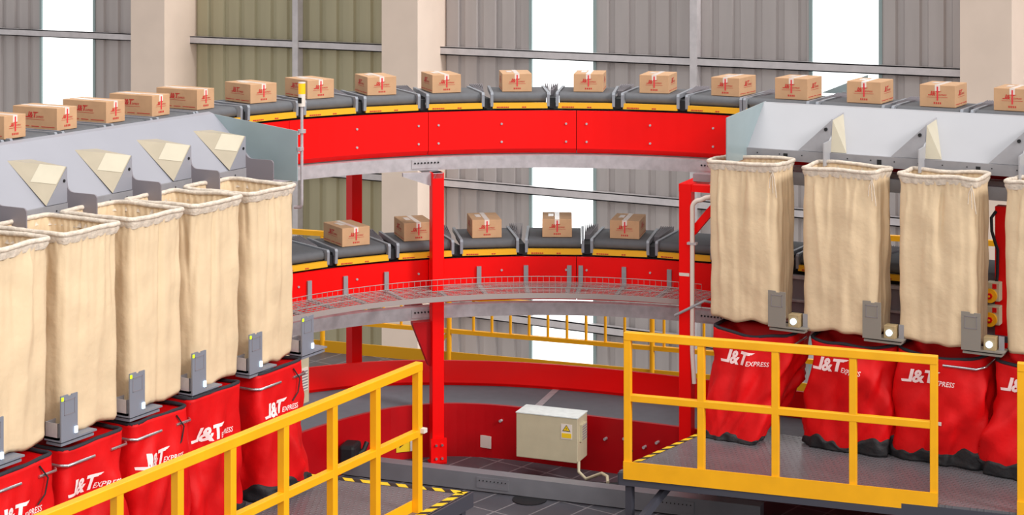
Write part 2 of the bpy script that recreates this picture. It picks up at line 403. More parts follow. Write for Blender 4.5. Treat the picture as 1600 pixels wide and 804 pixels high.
# ---- cartons
def carton(wx, dy, h):
    r = thing('carton', 'x', 'carton', group='shipping cartons riding the belts')
    MB().bb(-wx/2, wx/2, -dy/2, dy/2, 0, h).build('box_body', 'card', r, bevel=.004)
    t = .0012
    tp = MB(); tp.bb(-.024, .024, -dy/2-t, dy/2+t, h, h+t); 
    tp.bb(-.024, .024, -dy/2-t, -dy/2, h-.055, h+t); tp.bb(-.024, .024, dy/2, dy/2+t, h-.055, h+t); tp.build('tape', 'tape', r)
    lab = MB().bb(-wx*.30, -wx*.12, -dy*.1, dy*.25, h+t, h+t+.001).build('paper_label', 'tape', r)
    pr = MB(); e = .0015
    def face(o, ex, W):
        o = Vector(o); ex = Vector(ex); up = Vector((0, 0, 1)); nrm = ex.cross(up)
        lw = min(W*.52, .2)
        logo_on(pr, o + ex*(-lw/2) + up*(h*.52) + nrm*e, ex, up, lw)
        pr.prism([o+ex*(-lw*.55)+up*(h*.44)+nrm*e, o+ex*(lw*.55)+up*(h*.44)+nrm*e, o+ex*(lw*.55)+up*(h*.455)+nrm*e, o+ex*(-lw*.55)+up*(h*.455)+nrm*e], nrm*.0005)
        return o, ex, up, nrm
    o, ex, up, n_ = face((0, -dy/2, 0), (1, 0, 0), wx)
    for q in range(4): pr.prism([o+ex*(-.034+q*.019)+up*h*.14+n_*e, o+ex*(-.034+q*.019+.012)+up*h*.14+n_*e, o+ex*(-.034+q*.019+.012)+up*h*.23+n_*e, o+ex*(-.034+q*.019)+up*h*.23+n_*e], n_*.0005)
    for (oo, exx) in (((-wx/2, 0, 0), (0, -1, 0)), ((wx/2, 0, 0), (0, 1, 0))):
        o, ex, up, n_ = face(oo, exx, dy)
        for a, b in ((-.45, -.12), (-.07, .1), (.15, .45)):
            pr.prism([o+ex*a*dy+up*h*.12+n_*e, o+ex*b*dy+up*h*.12+n_*e, o+ex*b*dy+up*h*.15+n_*e, o+ex*a*dy+up*h*.15+n_*e], n_*.0005)
    pr.build('printed_logo', 'rprint', r)
    tr = MB(); tr.bb(-.006, .008, -dy/2-.003, -dy/2-.002, h*.30, h*.93); tr.build('red_tape_mark', 'tarred', r)
    return r
cC = carton(.30, .44, .182); cL = carton(.235, .50, .185); cR = carton(.335, .40, .205)
firstc = {id(cC): True, id(cL): True, id(cR): True}
random.seed(5)
def putc(proto, x, y, z, rz, label):
    if firstc.get(id(proto)): o = proto; firstc[id(proto)] = False
    else: o = copy_tree(proto)
    o.location = (x, y, z); o.rotation_euler = (0, 0, rz); o['label'] = label
ZB = 3.602
upc = [(cL, -3.97, -2.10, 90), (cL, -4.02, -1.46, 90), (cL, -4.03, -.86, 90), (cL, -4.03, -.27, 90), (cL, -4.03, .36, 88)]
upc += [(cC, 4.03*cos(radians(a)), 4.03*sin(radians(a)), a-90+j) for a, j in ((163.7, -2), (154.2, 2), (144.0, -3), (134.2, 3), (123.3, 1), (112.4, 0), (102.4, 1), (91.2, -1))]
upc += [(cR, .60, 4.02, 0), (cR, 1.32, 4.03, 1), (cR, 2.03, 4.03, 0), (cR, 2.72, 4.03, 0)]
for i, (p, x, y, a) in enumerate(upc):
    putc(p, x, y, ZB, radians(a), 'brown carton with red print on the upper loop, %s from the left' % nth(i+1))
for i, a in enumerate((148.6, 138.4, 127.9, 117.2, 106.8)):
    putc(cC, 4.0*cos(radians(a)), 4.0*sin(radians(a)), ZB-1.466, radians(a-90+(1.5, -2, 0, 1, 0)[i]), 'brown carton with red print on the lower loop, %s from the left' % nth(i+1))

# ---- wire tray below the lower loop
tr = thing('wire_tray', 'galvanised wire mesh catch tray curving along the lower red panel', 'tray', (0, 0, 0))
Ro, Ri, zf = 3.64, 3.16, 1.70
wm = MB(); A0, A1 = 172, 91
for i in range(9):
    R_ = Ro-(Ro-Ri)*i/8; wm.tube([(x, y, zf) for x, y in arc(R_, A0, A1, 3)], .0035, 4)
n = int((A0-A1)/1.05)
for i in range(n+1):
    a = radians(A0-i*(A0-A1)/n); wm.tube([(Ro*cos(a), Ro*sin(a), zf), (Ri*cos(a), Ri*sin(a), zf)], .003, 4)
wm.build('mesh_floor', 'tsteel', tr)
wf = MB()
for zz in (zf+.055, zf+.11, zf+.165): wf.tube([(x, y, zz) for x, y in arc(Ri, A0, A1, 3)], .0035, 4)
for i in range(0, n+1, 1):
    a = radians(A0-i*(A0-A1)/n); wf.tube([(Ri*cos(a), Ri*sin(a), zf), (Ri*cos(a), Ri*sin(a), zf+.165)], .0022, 4)
wf.build('mesh_fence', 'tsteel', tr)
MB().sweep(arc(Ri-.02, A0, A1, 2), [(0, zf-.045), (.02, zf-.045), (.02, zf+.005), (0, zf+.005)]).build('rim', 'tsteel', tr)
for a in (164, 157.3, 151.1, 144.3, 136.5, 129.4, 122.0, 115.2, 113.4, 106.6, 99.4):
    a = radians(a); p = Vector((cos(a), sin(a), 0)); t = Vector((-sin(a), cos(a), 0))
    b = MB().bar(p*3.665+Vector((0, 0, 1.68)), p*3.665+Vector((0, 0, 1.875)), .045, .02, up=p)
    b.bar(p*3.655+Vector((0, 0, zf-.014)), p*3.17+Vector((0, 0, zf-.014)), .04, .022); b.build('tray_bracket', 'lip', tr)

# ================================================================ POSTS
def support_post(x, y, z1, rz, label, w_=.12, foot=True, mat_='red', arms=()):
    t = thing('support_post', label, 'post', (x, y, 0), rz, 'red support posts')
    MB().bb(-w_/2, w_/2, -w_/2, w_/2, 0.0, z1).build('shaft', mat_, t, bevel=.006)
    if foot:
        f = MB().bb(-w_/2-.02, w_/2+.02, -w_/2-.025, -w_/2, .0, .25); f.bb(-w_/2-.02, w_/2+.02, -w_/2-.025, w_/2, 0, .015); fo = f.build('foot_plate', mat_, t)
        for bx in (-.03, .03):
            for bz in (.06, .19): MB().cyl((bx, -w_/2-.025, bz), (bx, -w_/2-.045, bz), .012, 8).build('bolt', 'chrome', fo)
    return t
a = radians(136.8); tA = support_post(-2.555, 2.40, 2.855, radians(136.8-90), 'tall red support post left of centre carrying both conveyor loops')
# lower cantilever bracket (gusset under the lower beam) and upper grey arm
MB().prism([(-.06, -.0, 1.385), (-.06, -.0, .95), (-.08, -.0, .95), (-.24, .0, 1.36), (-.24, .0, 1.385)], (0, .1, 0)).build('gusset', 'shaded_red', tA)
MB().bb(-.06, .06, .06, 1.1, 1.30, 1.385).build('cross_arm', 'dred', tA)
MB().bb(-.05, .05, -.06, 1.2, 2.80, 2.855).build('cross_arm', 'steel', tA)
MB().prism([(-.06, 0, 2.85), (-.34, 0, 2.855), (-.34, 0, 2.82), (-.06, 0, 2.72)], (0, .05, 0)).build('arm_gusset', 'steel', tA)
tB = support_post(-.105, 2.93, 2.845, radians(5.4), 'tall red support post beside the first right hand canvas sack')
MB().bb(-.06, .06, -.062, 1.6, 2.785, 2.855).build('cross_arm', 'red', tB)
MB().bb(.02, .5, .12, .22, 2.86, 2.93).build('cap_plate', 'lip', tB)
MB().bb(.06, .6, -.05, .05, 2.785, 2.85).build('cross_arm', 'red', tB)
MB().bar((.06, 0, 2.40), (.38, 0, 2.78), .07, .07).build('brace', 'red', tB)
MB().prism([(.045, -.062, 1.99), (-.055, -.062, 1.99), (-.055, -.062, 2.02), (.045, -.062, 2.02)], (0, -.001, 0)).build('paper_label', 'label', tB)
tC = support_post(-3.98, 3.04, 2.86, radians(144-90+12), 'red support post at the rear left behind the lower loop', .125)
MB().bb(-.06, .06, -.35, .06, 2.78, 2.86).build('cross_arm', 'dred', tC)
tD = support_post(2.74, 3.42, 2.80, 0, 'red support post with two yellow emergency stops between the right sacks', .115)
MB().bb(.06, .13, -.02, .03, 0, 2.7).build('side_angle', 'dred', tD)
tE = support_post(-3.02, .05, 2.6, pi/2, 'red support post under the left chutes behind the last canvas sack', .1)
# conduit on post B
cp = []
for i in range(7):
    a_ = pi/2+pi/2*i/6; cp.append((.14+.08*cos(a_)-.03, -.09, 2.64+.08*sin(a_)))
cd = MB().tube([(.32, -.09, 2.78), (.16, -.09, 2.745)]+cp+[(.03, -.09, 1.3), (.05, -.09, 1.0)], .022, 8)
o = cd.build('conduit_pipe', 'conduit'); o.location = tB.location+Vector((.055, 0, 0)); o.rotation_euler = tB.rotation_euler
tag(o, 'pale bent conduit pipe running down the red post beside the right sacks', 'pipe')
MB().bb(-.015, .075, -.115, -.055, 2.30, 2.32).build('pipe_clip', 'steel', o)
# emergency stops and cable on post D
cb = MB().tube([(2.70, 3.34, 2.76), (2.66, 3.33, 2.70), (2.665, 3.33, 2.58), (2.70, 3.335, 2.46), (2.715, 3.34, 2.42), (2.71, 3.345, 2.2), (2.69, 3.345, 2.02)], .014, 8).build('power_cable', 'black')
tag(cb, 'thick black cable hanging down the red post to the emergency stops', 'cable')
def estop(z, lb):
    t = thing('emergency_stop', lb, 'emergency stop button', (2.69, 3.33, z), 0, 'emergency stop stations')
    MB().bb(-.055, .06, -.07, .03, 0, .165).build('housing', 'cab', t, bevel=.006)
    MB().cyl((-.02, -.07, .05), (-.02, -.10, .05), .062, 20).build('yellow_collar', 'yellow', t)
    rb = MB().cyl((-.02, -.10, .05), (-.02, -.118, .05), .026, 16).build('red_button', 'dred', t)
    MB().bb(-.0, .035, -.085, -.07, .115, .155).build('warning_plate', 'dred', t)
    MB().cyl((-.02, -.118, .05), (-.02, -.122, .05), .01, 10).build('button_arrow', 'yellow', rb)
estop(1.975, 'grey box with yellow collared red emergency stop, upper of two on the right red post')
estop(1.765, 'grey box with yellow collared red emergency stop, lower of two on the right red post')

# ================================================================ CHUTES
# right bank: board slopes from (y=3.62,z=3.575) down to (y=3.2,z=3.19)
def right_chutes():
    t = thing('sorting_chute', 'long pale grey sorting chute board above the right canvas sacks', 'chute', (0, 0, 0))
    mb = MB(); x0, x1 = .38, 5
    prof = [(3.68, 3.565), (3.66, 3.585), (3.63, 3.575), (3.22, 3.19), (3.22, 3.175), (3.64, 3.555)]
    mb.prism([(x0, y, z) for y, z in prof], (x1-x0, 0, 0)); mb.build('slide_board', 'board', t)
    l = MB().bb(x0, x1, 3.195, 3.222, 3.095, 3.195).build('lip', 'lip', t)
    for j in range(14):
        x = .5+j*.22
        MB().cyl((x, 3.196, 3.155), (x, 3.19, 3.155), .006, 6).build('screw', 'black', l)
    for j in range(3): MB().bb(.76+.9*j, .80+.9*j, 3.188, 3.196, 3.10, 3.165).build('slot', 'black', l)
    MB().prism([(x0, 3.70, 3.585), (x0, 2.72, 3.52), (x0, 2.72, 3.09), (x0, 3.0, 3.09), (x0, 3.2, 3.09), (x0, 3.23, 3.17), (x0, 3.65, 3.56)], (.012, 0, 0)).build('end_plate', 'boardb', t)
    for j in range(4):
        u = 1.20+.885*j
        d = MB().prism([(u, 3.60, 3.535), (u, 3.27, 3.50), (u, 3.26, 3.35), (u, 3.20, 3.31), (u, 3.04, 3.30), (u, 3.04, 3.09), (u, 3.2, 3.09), (u, 3.22, 3.19)], (.012, 0, 0)).build('divider', 'board', t)
        # deflector on the far side of each divider: closes the corner between board and divider
        MB().prism([(u, 3.27, 3.49), (u-.30, 3.205, 3.20), (u, 3.205, 3.20)], (0, .01, 0)).build('deflector_face', 'lip', d)
        h_ = MB().cyl((u-.045, 3.262, 3.405), (u-.045, 3.235, 3.405), .016, 12).build('hole', 'black', d)
        MB().add([(u+.012, 3.58, 3.52), (u+.012, 3.27, 3.49), (u+.012, 3.22, 3.20), (u+.16, 3.225, 3.20)], [(0, 1, 3), (1, 2, 3), (0, 3, 2), (0, 2, 1)]).build('deflector_wedge', 'cream', d)
    return t
right_chutes()
def left_chutes():
    t = thing('sorting_chute', 'long grey sorting chute board with cream deflectors above the left canvas sacks', 'chute', (0, 0, 0))
    y0, y1 = -5.5, .25
    prof = [(-3.68, 3.57), (-3.66, 3.595), (-3.61, 3.58), (-3.11, 3.14), (-3.11, 3.12), (-3.65, 3.56)]
    MB().prism([(x, y0, z) for x, z in prof], (0, y1-y0, 0)).build('slide_board', 'boardl', t)
    l = MB().bb(-3.112, -3.085, y0, y1, 3.05, 3.145).build('lip', 'lip', t)
    for j in range(20): MB().cyl((-3.085, .1-j*.2, 3.10), (-3.079, .1-j*.2, 3.10), .006, 6).build('screw', 'black', l)
    MB().prism([(-3.66, y1, 3.58), (-2.67, y1, 3.475), (-2.67, y1, 3.03), (-3.0, y1, 3.03), (-3.12, y1, 3.08), (-3.12, y1, 3.14)], (0, .012, 0)).build('end_plate', 'boardb', t)
    for j in range(7):
        v = .06-.745*j   # divider plane
        pts = [(-3.11, 3.42)]
        for k_ in range(6): a_ = pi+pi/2*k_/5; pts.append((-3.02+.07*cos(a_)-.01, 3.30+.07*sin(a_)+.0))
        for k_ in range(5): a_ = pi/2-pi/2*k_/4; pts.append((-2.82+.03*cos(a_), 3.20+.03*sin(a_)))
        for k_ in range(5): a_ = -pi/2*k_/4; pts.append((-2.82+.03*cos(a_), 3.08+.03*sin(a_)))
        pts += [(-3.06, 3.05), (-3.11, 3.07)]
        d = MB().prism([(x, v, z) for x, z in pts], (0, .012, 0)).build('divider', 'tab', t)
        A = Vector((-3.49, v-.24, 3.474)); B = Vector((-3.10, v, 3.425)); Cc = Vector((-3.10, v-.22, 3.15)); D = Vector((-3.10, v, 3.15)); E_ = Vector((-3.49, v, 3.46))
        MB().add([A, B, Cc, D, E_], [(0, 1, 2), (0, 4, 1), (0, 2, 3, 4), (1, 4, 3)]).build('deflector_face', 'creamd', d)
        MB().add([B+Vector((.001, 0, 0)), Cc+Vector((.001, 0, 0)), D+Vector((.001, 0, 0)), B+Vector((.008, 0, 0)), Cc+Vector((.008, 0, 0)), D+Vector((.008, 0, 0))], [(0, 1, 2), (5, 4, 3), (0, 3, 4, 1), (1, 4, 5, 2), (2, 5, 3, 0)]).build('deflector_side', 'boardl', d)
        # lighter rectangular patch on the deflector
        e1 = (B-A); nrm = (B-A).cross(Cc-A).normalized()
        if nrm.z < 0: nrm = -nrm
        P1 = A+e1*.55; P2 = A+e1*.985; P4 = A.lerp(Cc, .40)+ (Cc-A).normalized()*.02; 
        dn = (Cc-B)*.46
        P3 = P2+dn; P4 = P1+dn
        MB().prism([P1+nrm*.002, P2+nrm*.002, P3+nrm*.002, P4+nrm*.002], nrm*.0015).build('pale_patch', 'cream', d)
        MB().cyl((-3.092, v-.035, 3.32), (-3.088, v-.035, 3.32), .013, 12).build('hole', 'black', d)
left_chutes()
# outer side plate behind the right hand belts
op = MB().prism([(.62, 4.62, 3.60), (1.1, 4.62, 3.60), (1.1, 4.62, 3.80)], (0, .02, 0)).build('outer_chute_plate', 'boardb')
MB().bb(.84, .88, 4.60, 4.64, 2.99, 3.62).build('bracket', 'lip', op)
tag(op, 'grey triangular chute end plate behind the right hand belt carriers', 'plate')

# ================================================================ CANVAS SACKS
def rrect(wx, wy, r, n):
    """n points around a rounded rectangle, uniformly by length, ccw from +x side; returns pts and normals"""
    segs = []; L = 0
    cs = [(wx/2-r, wy/2-r, 0), (-wx/2+r, wy/2-r, pi/2), (-wx/2+r, -wy/2+r, pi), (wx/2-r, -wy/2+r, 3*pi/2)]
    pts = []
    for i, (cx_, cy_, a0) in enumerate(cs):
        for k_ in range(7):
            a_ = a0+pi/2*k_/6; pts.append((cx_+r*cos(a_), cy_+r*sin(a_)))
    pts.append(pts[0]); cum = [0]
    for i in range(len(pts)-1): cum.append(cum[-1]+hypot(pts[i+1][0]-pts[i][0], pts[i+1][1]-pts[i][1]))
    out = []; j = 0
    for k_ in range(n):
        t = cum[-1]*k_/n
        while cum[j+1] < t: j += 1
        f = (t-cum[j])/max(1e-9, cum[j+1]-cum[j]); out.append((pts[j][0]+(pts[j+1][0]-pts[j][0])*f, pts[j][1]+(pts[j+1][1]-pts[j][1])*f))
    return out, cum[-1]
def sack(cx, cy, wx, wy, zt, zb, seed, label, hang=(0, 0), tie=None):
    t = thing('canvas_sack', label, 'sack', (cx, cy, zb), 0, 'cream canvas sacks hanging under the chutes')
    n = 168; rows = 50; H = zt-zb; rnd = random.Random(seed); ph = [rnd.uniform(0, 6.28) for _ in range(8)]
    folds = []
    for q in range(16):
        folds.append(((q+rnd.uniform(-.3, .3))/16, rnd.uniform(-.06, .06), rnd.uniform(.006, .014), rnd.uniform(.025, .06), rnd.uniform(-.036, .042), rnd.uniform(.45, 1.2)))
    vs = []
    for j in range(rows+1):
        s_ = j/rows            # 0 top .. 1 bottom
        z = H*(1-s_)
        tp = max(0, 1-s_/.25)
        flare = .0 if s_ < .02 else 0
        k_ = 1 - .045*min(1, s_/.05) + .02*s_
        P_, _ = rrect(wx*k_, wy*k_, .05+.02*s_, n)
        for i, (x, y) in enumerate(P_):
            th = math.atan2(y/wy, x/wx); r_ = hypot(x, y)
            cornerness = abs(sin(2*th))
            # pleats gathered under the rim
            pl = .009*sin(i*1.57+ph[0]+3*noise.noise((x*3, y*3, seed)))*max(0, 1-s_/.12)*min(1, s_/.02)
            # long drape folds falling from the corners
            fold = .020*min(1, s_*5)*(1-.55*s_)*(noise.noise((th*2.6+seed*3.1, s_*.9, seed*1.7)))*1.8
            fold2 = .010*noise.noise((th*7+seed, s_*2.4+seed, 3.3))*min(1, s_*6)
            cr = .012*noise.noise((x*6+seed, y*6, z*5))*min(1, s_*4)
            bulge = .014*sin(pi*min(1, s_*1.05))*(1-cornerness*.6)
            dr = 0; pf = i/n
            for t0, sl_, w0, w1, am, en in folds:
                dt = (pf-t0-sl_*s_+.5) % 1-.5; w_ = w0+(w1-w0)*s_; xx = abs(dt)/w_
                if xx < 1: dr += am*(1-xx)**1.4*min(1, s_*9)*max(0, 1-(s_/en)**2)
            dd = pl+fold*.9+fold2*.7+dr+cr+bulge
            if s_ > .98: dd -= (s_-.98)*.6
            q = 1+dd/r_
            zz = z
            if s_ > .93: zz += .02*noise.noise((th*2+seed, 1, 5))*1.5
            if j == 0: zz += .012*noise.noise((th*3, seed, 2))
            vs.append((x*q+hang[0]*s_, y*q+hang[1]*s_, zz))
    fs = []
    for j in range(rows):
        for i in range(n): fs.append((j*n+i, j*n+(i+1) % n, (j+1)*n+(i+1) % n, (j+1)*n+i))
    # gathered bottom
    b0 = rows*n; k0 = len(vs)
    for i in range(n):
        v = vs[b0+i]; vs.append((v[0]*.8, v[1]*.8, v[2]+.02))
    for i in range(n): fs.append((b0+i, b0+(i+1) % n, k0+(i+1) % n, k0+i))
    fs.append(tuple(range(k0, k0+n)))
    mb = MB().add(vs, fs, True)
    o = mb.build('cloth_body', 'canvas', t)
    # inner lining visible from above
    # rolled hem over the steel ring
    P_, _ = rrect(wx, wy, .05, 96); ring = []
    for i, (x, y) in enumerate(P_):
        ring.append((x, y, H+.004+.022*noise.noise((x*3+seed, y*3, 1))))
    hm = MB().tube(ring, .019, 8, True)
    hm.v = [(x, y, z+.003*noise.noise((x*20, y*20, z*20+seed))) for x, y, z in hm.v]
    # skirt of the hem
    P1, _ = rrect(wx+.012, wy+.012, .055, 160); P2, _ = rrect(wx*.975+.0, wy*.975, .06, 160); vs = []; m_ = 160
    for r_i, (PP, zz) in enumerate(((P1, .0), (P1, -.03), (P2, -.065))):
        for i, (x, y) in enumerate(PP):
            w_ = .005*sin(i*.8+ph[3]+2*noise.noise((i*.1, seed, 1)))*(r_i/2)
            l_ = hypot(x, y); dz_ = .022*noise.noise((x*3+seed, y*3, 1)) + (.012*noise.noise((i*.2, seed, 0)) if r_i == 2 else 0)
            vs.append((x*(1+w_/l_), y*(1+w_/l_), H+zz+dz_))
    fs = []
    for j in range(2):
        for i in range(m_): fs.append((j*m_+i, j*m_+(i+1) % m_, (j+1)*m_+(i+1) % m_, (j+1)*m_+i))
    hm.add(vs, fs, True); hm.build('rolled_hem', 'hem', t)
    if tie:
        tx, ty = tie
        sg = MB()
        for q in range(3):
            sg.tube([(tx, ty, H-.05), (tx+.02*(q-1), ty-.012, H-.11), (tx+.035*(q-1)+.01, ty-.02, H-.2-.04*q)], .004, 5)
        sg.build('drawstring', 'hem', t)
    # hanger arms back to the chute
    return t
LF = [-.38-.72*i for i in range(5)]
words = ['nearest the chute end plate', 'second from the chute end plate', 'middle one of five', 'second from the left picture edge', 'cut by the left picture edge']
for i, vf in enumerate(LF):
    s_ = sack(-2.57, vf-.31, .73, .60, 3.115, 1.70, 11+i, 'cream canvas sack under the left chutes, '+words[i])
    for dy in (-.22, .22): MB().bar((-.36, dy, 1.33), (-.62, dy, 1.30), .02, .02).build('hanger_arm', 'post', s_)
wordsR = ['leftmost one beside the red post', 'second from the left', 'just left of the emergency stops', 'cut by the right picture edge']
for i in range(4):
    cx = (.56, 1.485, 2.365, 3.29)[i]
    s_ = sack(cx, 2.885, .69, .47, 3.115, 1.68+.0*i, 31+i, 'cream canvas sack under the right chutes, '+wordsR[i], tie=(.30, -.225))
    for dx in (-.22, .22): MB().bar((dx, .235, 1.34), (dx, .50, 1.30), .02, .02).build('hanger_arm', 'post', s_)

# ================================================================ RED BAGS
BASEP = {}
def bag(cx, cy, wx, wy, z0, zt, seed, label, side, lean=(0, 0), bs=(1.0, 1.0), droop=.0, logo=.5, logo_off=(0, 0), ring=True, fold=1.0, band='band', lup=.0, depth_in=0):
    t = thing('red_bag', label, 'bag', (cx, cy, z0), 0, 'red nylon bags standing under the canvas sacks')
    H = zt-z0; n = 112; rows = 44; vs = []; rb = .12
    rc = random.Random(seed); creases = [(rc.uniform(-pi, pi), rc.uniform(-1.6, 1.6), rc.uniform(.18, .45), rc.uniform(-.055, .075), rc.uniform(.3, .9)) for _ in range(16)]
    def sag(x, y): return (-droop*(1-abs(2*x/wx)**2)*(1 if y < 0 else .5) if side == 'y' else 0)+.5*droop*noise.noise((x*3, y*3, seed*1.3))
    def shape(s_, x, y, i):
        z = H*(1-s_)
        th = math.atan2(y/wy, x/wx); r_ = hypot(x, y)
        f1 = noise.noise((th*1.7+seed*2.3, s_*1.6+seed, seed*.9))*.055*fold*min(1, s_*3)
        # diagonal creases
        f2 = -abs(noise.noise((th*2.2+s_*2.4+seed, s_*1.2, seed*1.3)))*.075*fold*min(1, s_*3)+.02
        f3 = noise.noise((x*9, y*9+seed, z*7))*.016*fold*min(1, s_*4)
        b = .03*sin(pi*s_)*(1-.5*abs(sin(2*th)))
        f4 = 0
        for t0, sl_, w0, am, sc_ in creases:
            dt = (th-t0-sl_*(s_-.3)+pi) % (2*pi)-pi; xx = abs(dt)/w0
            if xx < 1: f4 += am*(1-xx)*min(1, s_*3.5)*max(0, 1-((s_-sc_)/.55)**2)
        q = 1+(f1+f2+f3+f4*fold+b)/max(.1, r_)
        e = s_**1.5
        z += sag(x, y)*max(0, 1-s_*3)**2
        return (x*q*(1+(bs[0]-1)*e)+lean[0]*e, y*q*(1+(bs[1]-1)*e)+lean[1]*e, z)
    for j in range(rows+1):
        s_ = j/rows
        P_, _ = rrect(wx, wy, .05+.07*s_, n)
        for i, (x, y) in enumerate(P_): 
            p = shape(s_, x, y, i)
            vs.append(p)
    jb = int(rows*(1-rb/H)); fs = []; fb = []
    for j in range(rows):
        for i in range(n): (fs).append((j*n+i, j*n+(i+1) % n, (j+1)*n+(i+1) % n, (j+1)*n+i))
    # tuck the red cloth above the black base with an uneven edge
    base_fs = []
    full = MB().add(vs, fs, True)
    bvh = BVHTree.FromPolygons([Vector(v) for v in vs], fs)
    red = MB(); blk = MB()
    rf = list(fs)
    # taut lid surface inside the rim
    k0 = len(vs); P_, _ = rrect(wx*.93, wy*.93, .05, n)
    for x, y in P_: vs.append((x, y, H-.02+sag(x, y)-depth_in*.3))
    P_, _ = rrect(wx*.5, wy*.5, .05, n)
    for x, y in P_: vs.append((x, y, H-.05-depth_in+.01*noise.noise((x*8, y*8, seed))))
    for i in range(n):
        a_, b_ = i, (i+1) % n
        rf.append((a_, b_, k0+b_, k0+a_)); rf.append((k0+a_, k0+b_, k0+n+b_, k0+n+a_))
    rf.append(tuple(range(k0+n, k0+2*n)))
    red.add(vs, rf, True).build('bag_body', 'bag', t)
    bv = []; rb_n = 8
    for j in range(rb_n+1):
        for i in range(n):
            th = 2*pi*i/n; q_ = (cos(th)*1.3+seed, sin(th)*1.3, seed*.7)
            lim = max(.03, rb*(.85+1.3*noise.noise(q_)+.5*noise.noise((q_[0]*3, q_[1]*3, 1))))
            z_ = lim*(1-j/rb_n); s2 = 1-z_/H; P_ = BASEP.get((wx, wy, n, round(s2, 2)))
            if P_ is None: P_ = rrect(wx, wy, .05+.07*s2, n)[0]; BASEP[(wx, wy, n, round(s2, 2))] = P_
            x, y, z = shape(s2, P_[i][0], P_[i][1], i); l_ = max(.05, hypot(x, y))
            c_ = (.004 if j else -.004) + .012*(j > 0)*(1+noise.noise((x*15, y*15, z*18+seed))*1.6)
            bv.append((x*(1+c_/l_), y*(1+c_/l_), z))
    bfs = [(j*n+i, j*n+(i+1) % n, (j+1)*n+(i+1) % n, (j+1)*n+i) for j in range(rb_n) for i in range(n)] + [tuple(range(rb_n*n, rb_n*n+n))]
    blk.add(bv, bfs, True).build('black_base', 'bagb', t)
    # black band on the rim
    P_, _ = rrect(wx+.01, wy+.01, .05, 64)
    th_ = .032 if band == 'thick' else .017
    rg = MB().tube([(x, y, H+.005+sag(x, y)+.01*noise.noise((x*6, y*6, seed))) for x, y in P_], .016, 6, True)
    vs2 = []; 
    for rr, zz in ((1.0, 0.0), (1.012, -th_), (1.0, -th_*2)):
        for x, y in P_: vs2.append((x*rr*1.01, y*rr*1.01, H+zz+sag(x, y)+.004*noise.noise((x*9, y*9, seed+zz))))
    fs2 = [(j*64+i, j*64+(i+1) % 64, (j+1)*64+(i+1) % 64, (j+1)*64+i) for j in range(2) for i in range(64)]
    rg.add(vs2, fs2, True); rg.build('rim_band', 'band', t)
    if ring:
        if side == 'x': pts = [(wx/2-.30, -wy/2-.035, H-.10), (wx/2-.02, -wy/2-.035, H-.10), (wx/2+.035, -wy/2-.0, H-.10), (wx/2+.035, -.03, H-.10)]; pts2 = [(wx/2+.035, wy/2-.16, H-.10), (wx/2+.035, wy/2, H-.10), (wx/2+.0, wy/2+.03, H-.10)]
        else: pts = [(wx/2-.34, -wy/2-.035, H-.10), (wx/2-.05, -wy/2-.035, H-.10), (wx/2+.02, -wy/2, H-.08), (wx/2+.04, 0, H-.06)]; pts2 = None
        MB().tube(pts, .011, 8).build('steel_ring', 'chrome', t)
        if pts2: MB().tube(pts2, .011, 8).build('steel_ring', 'chrome', t)
    # printed logo pressed onto the cloth
    bm = bmesh.new(); k_ = logo/LW
    vv = [bm.verts.new((a_*k_, b_*k_, 0)) for a_, b_ in LOGO[0]]
    for f in LOGO[1]:
        try: bm.faces.new([vv[i] for i in f])
        except ValueError: pass
    bmesh.ops.triangulate(bm, faces=bm.faces)
    for _ in range(3):
        ed = [e for e in bm.edges if e.calc_length() > .018]
        if ed: bmesh.ops.subdivide_edges(bm, edges=ed, cuts=1)
    bmesh.ops.triangulate(bm, faces=bm.faces)
    me = bpy.data.meshes.new('printed_logo')
    for v in bm.verts:
        lx, lz = v.co.x-logo/2+logo_off[0], v.co.y+H*.72+logo_off[1]+lup
        if side == 'x': org = Vector((wx, lx, lz)); dr = Vector((-1, 0, 0))
        else: org = Vector((lx, -wy, lz)); dr = Vector((0, 1, 0))
        hit = bvh.ray_cast(org, dr)
        p = hit[0] if hit[0] is not None else org+dr*.6
        v.co = p-dr*.005
    bm.to_mesh(me); bm.free(); me.materials.append(M['white'])
    for p in me.polygons: p.use_smooth = True
    o = bpy.data.objects.new('printed_logo', me); C.objects.link(o); o.parent = t
    if side == 'x' and seed % 2:
        MB().tube([(wx/2+.03, wy/2-.15, H-.03), (wx/2+.06, wy/2-.10, H-.12), (wx/2+.07, wy/2-.14, H-.22), (wx/2+.06, wy/2-.2, H-.28)], .006, 5).build('cord', 'black', t)
    return t
lw = ['with its far corner near the beige cabinet', 'fourth from the left, with a thick black rim', 'in the middle of the left row', 'second from the left', 'at the left edge of the picture']
vfar = [-.40, -1.22, -1.88, -2.60, -3.32]
for i, vf in enumerate(vfar):
    dx, dy = .80, .60
    bag(-2.15-dx/2, vf-dy/2, dx, dy, .635, 1.63+(.02 if i < 2 else -.01), 101+i, 'red nylon bag under the left sacks, '+lw[i], 'x',
        lean=(.07, .02) if i == 0 else (.03, 0), bs=(1.06, 1.03), logo=.44, logo_off=(-.06, -.06), band='thick' if i == 1 else 'band', ring=(i != 1), fold=.85, droop=.03)
rw = ['narrow crumpled one beside the red post', 'second from the red post', 'third from the red post with a white tag', 'cut by the right picture edge']
rp = [(.66, 2.93, .76, .52, (-.16, -.33), (.68, .55), (-.06, -.05)), (1.585, 2.98, .76, .52, (-.02, -.10), (.95, .8), (-.12, -.02)), (2.38, 2.98, .74, .52, (-.02, -.05), (1.06, .85), (-.10, -.03)), (3.24, 2.98, .76, .52, (-.05, -.1), (1.0, .9), (-.1, 0))]
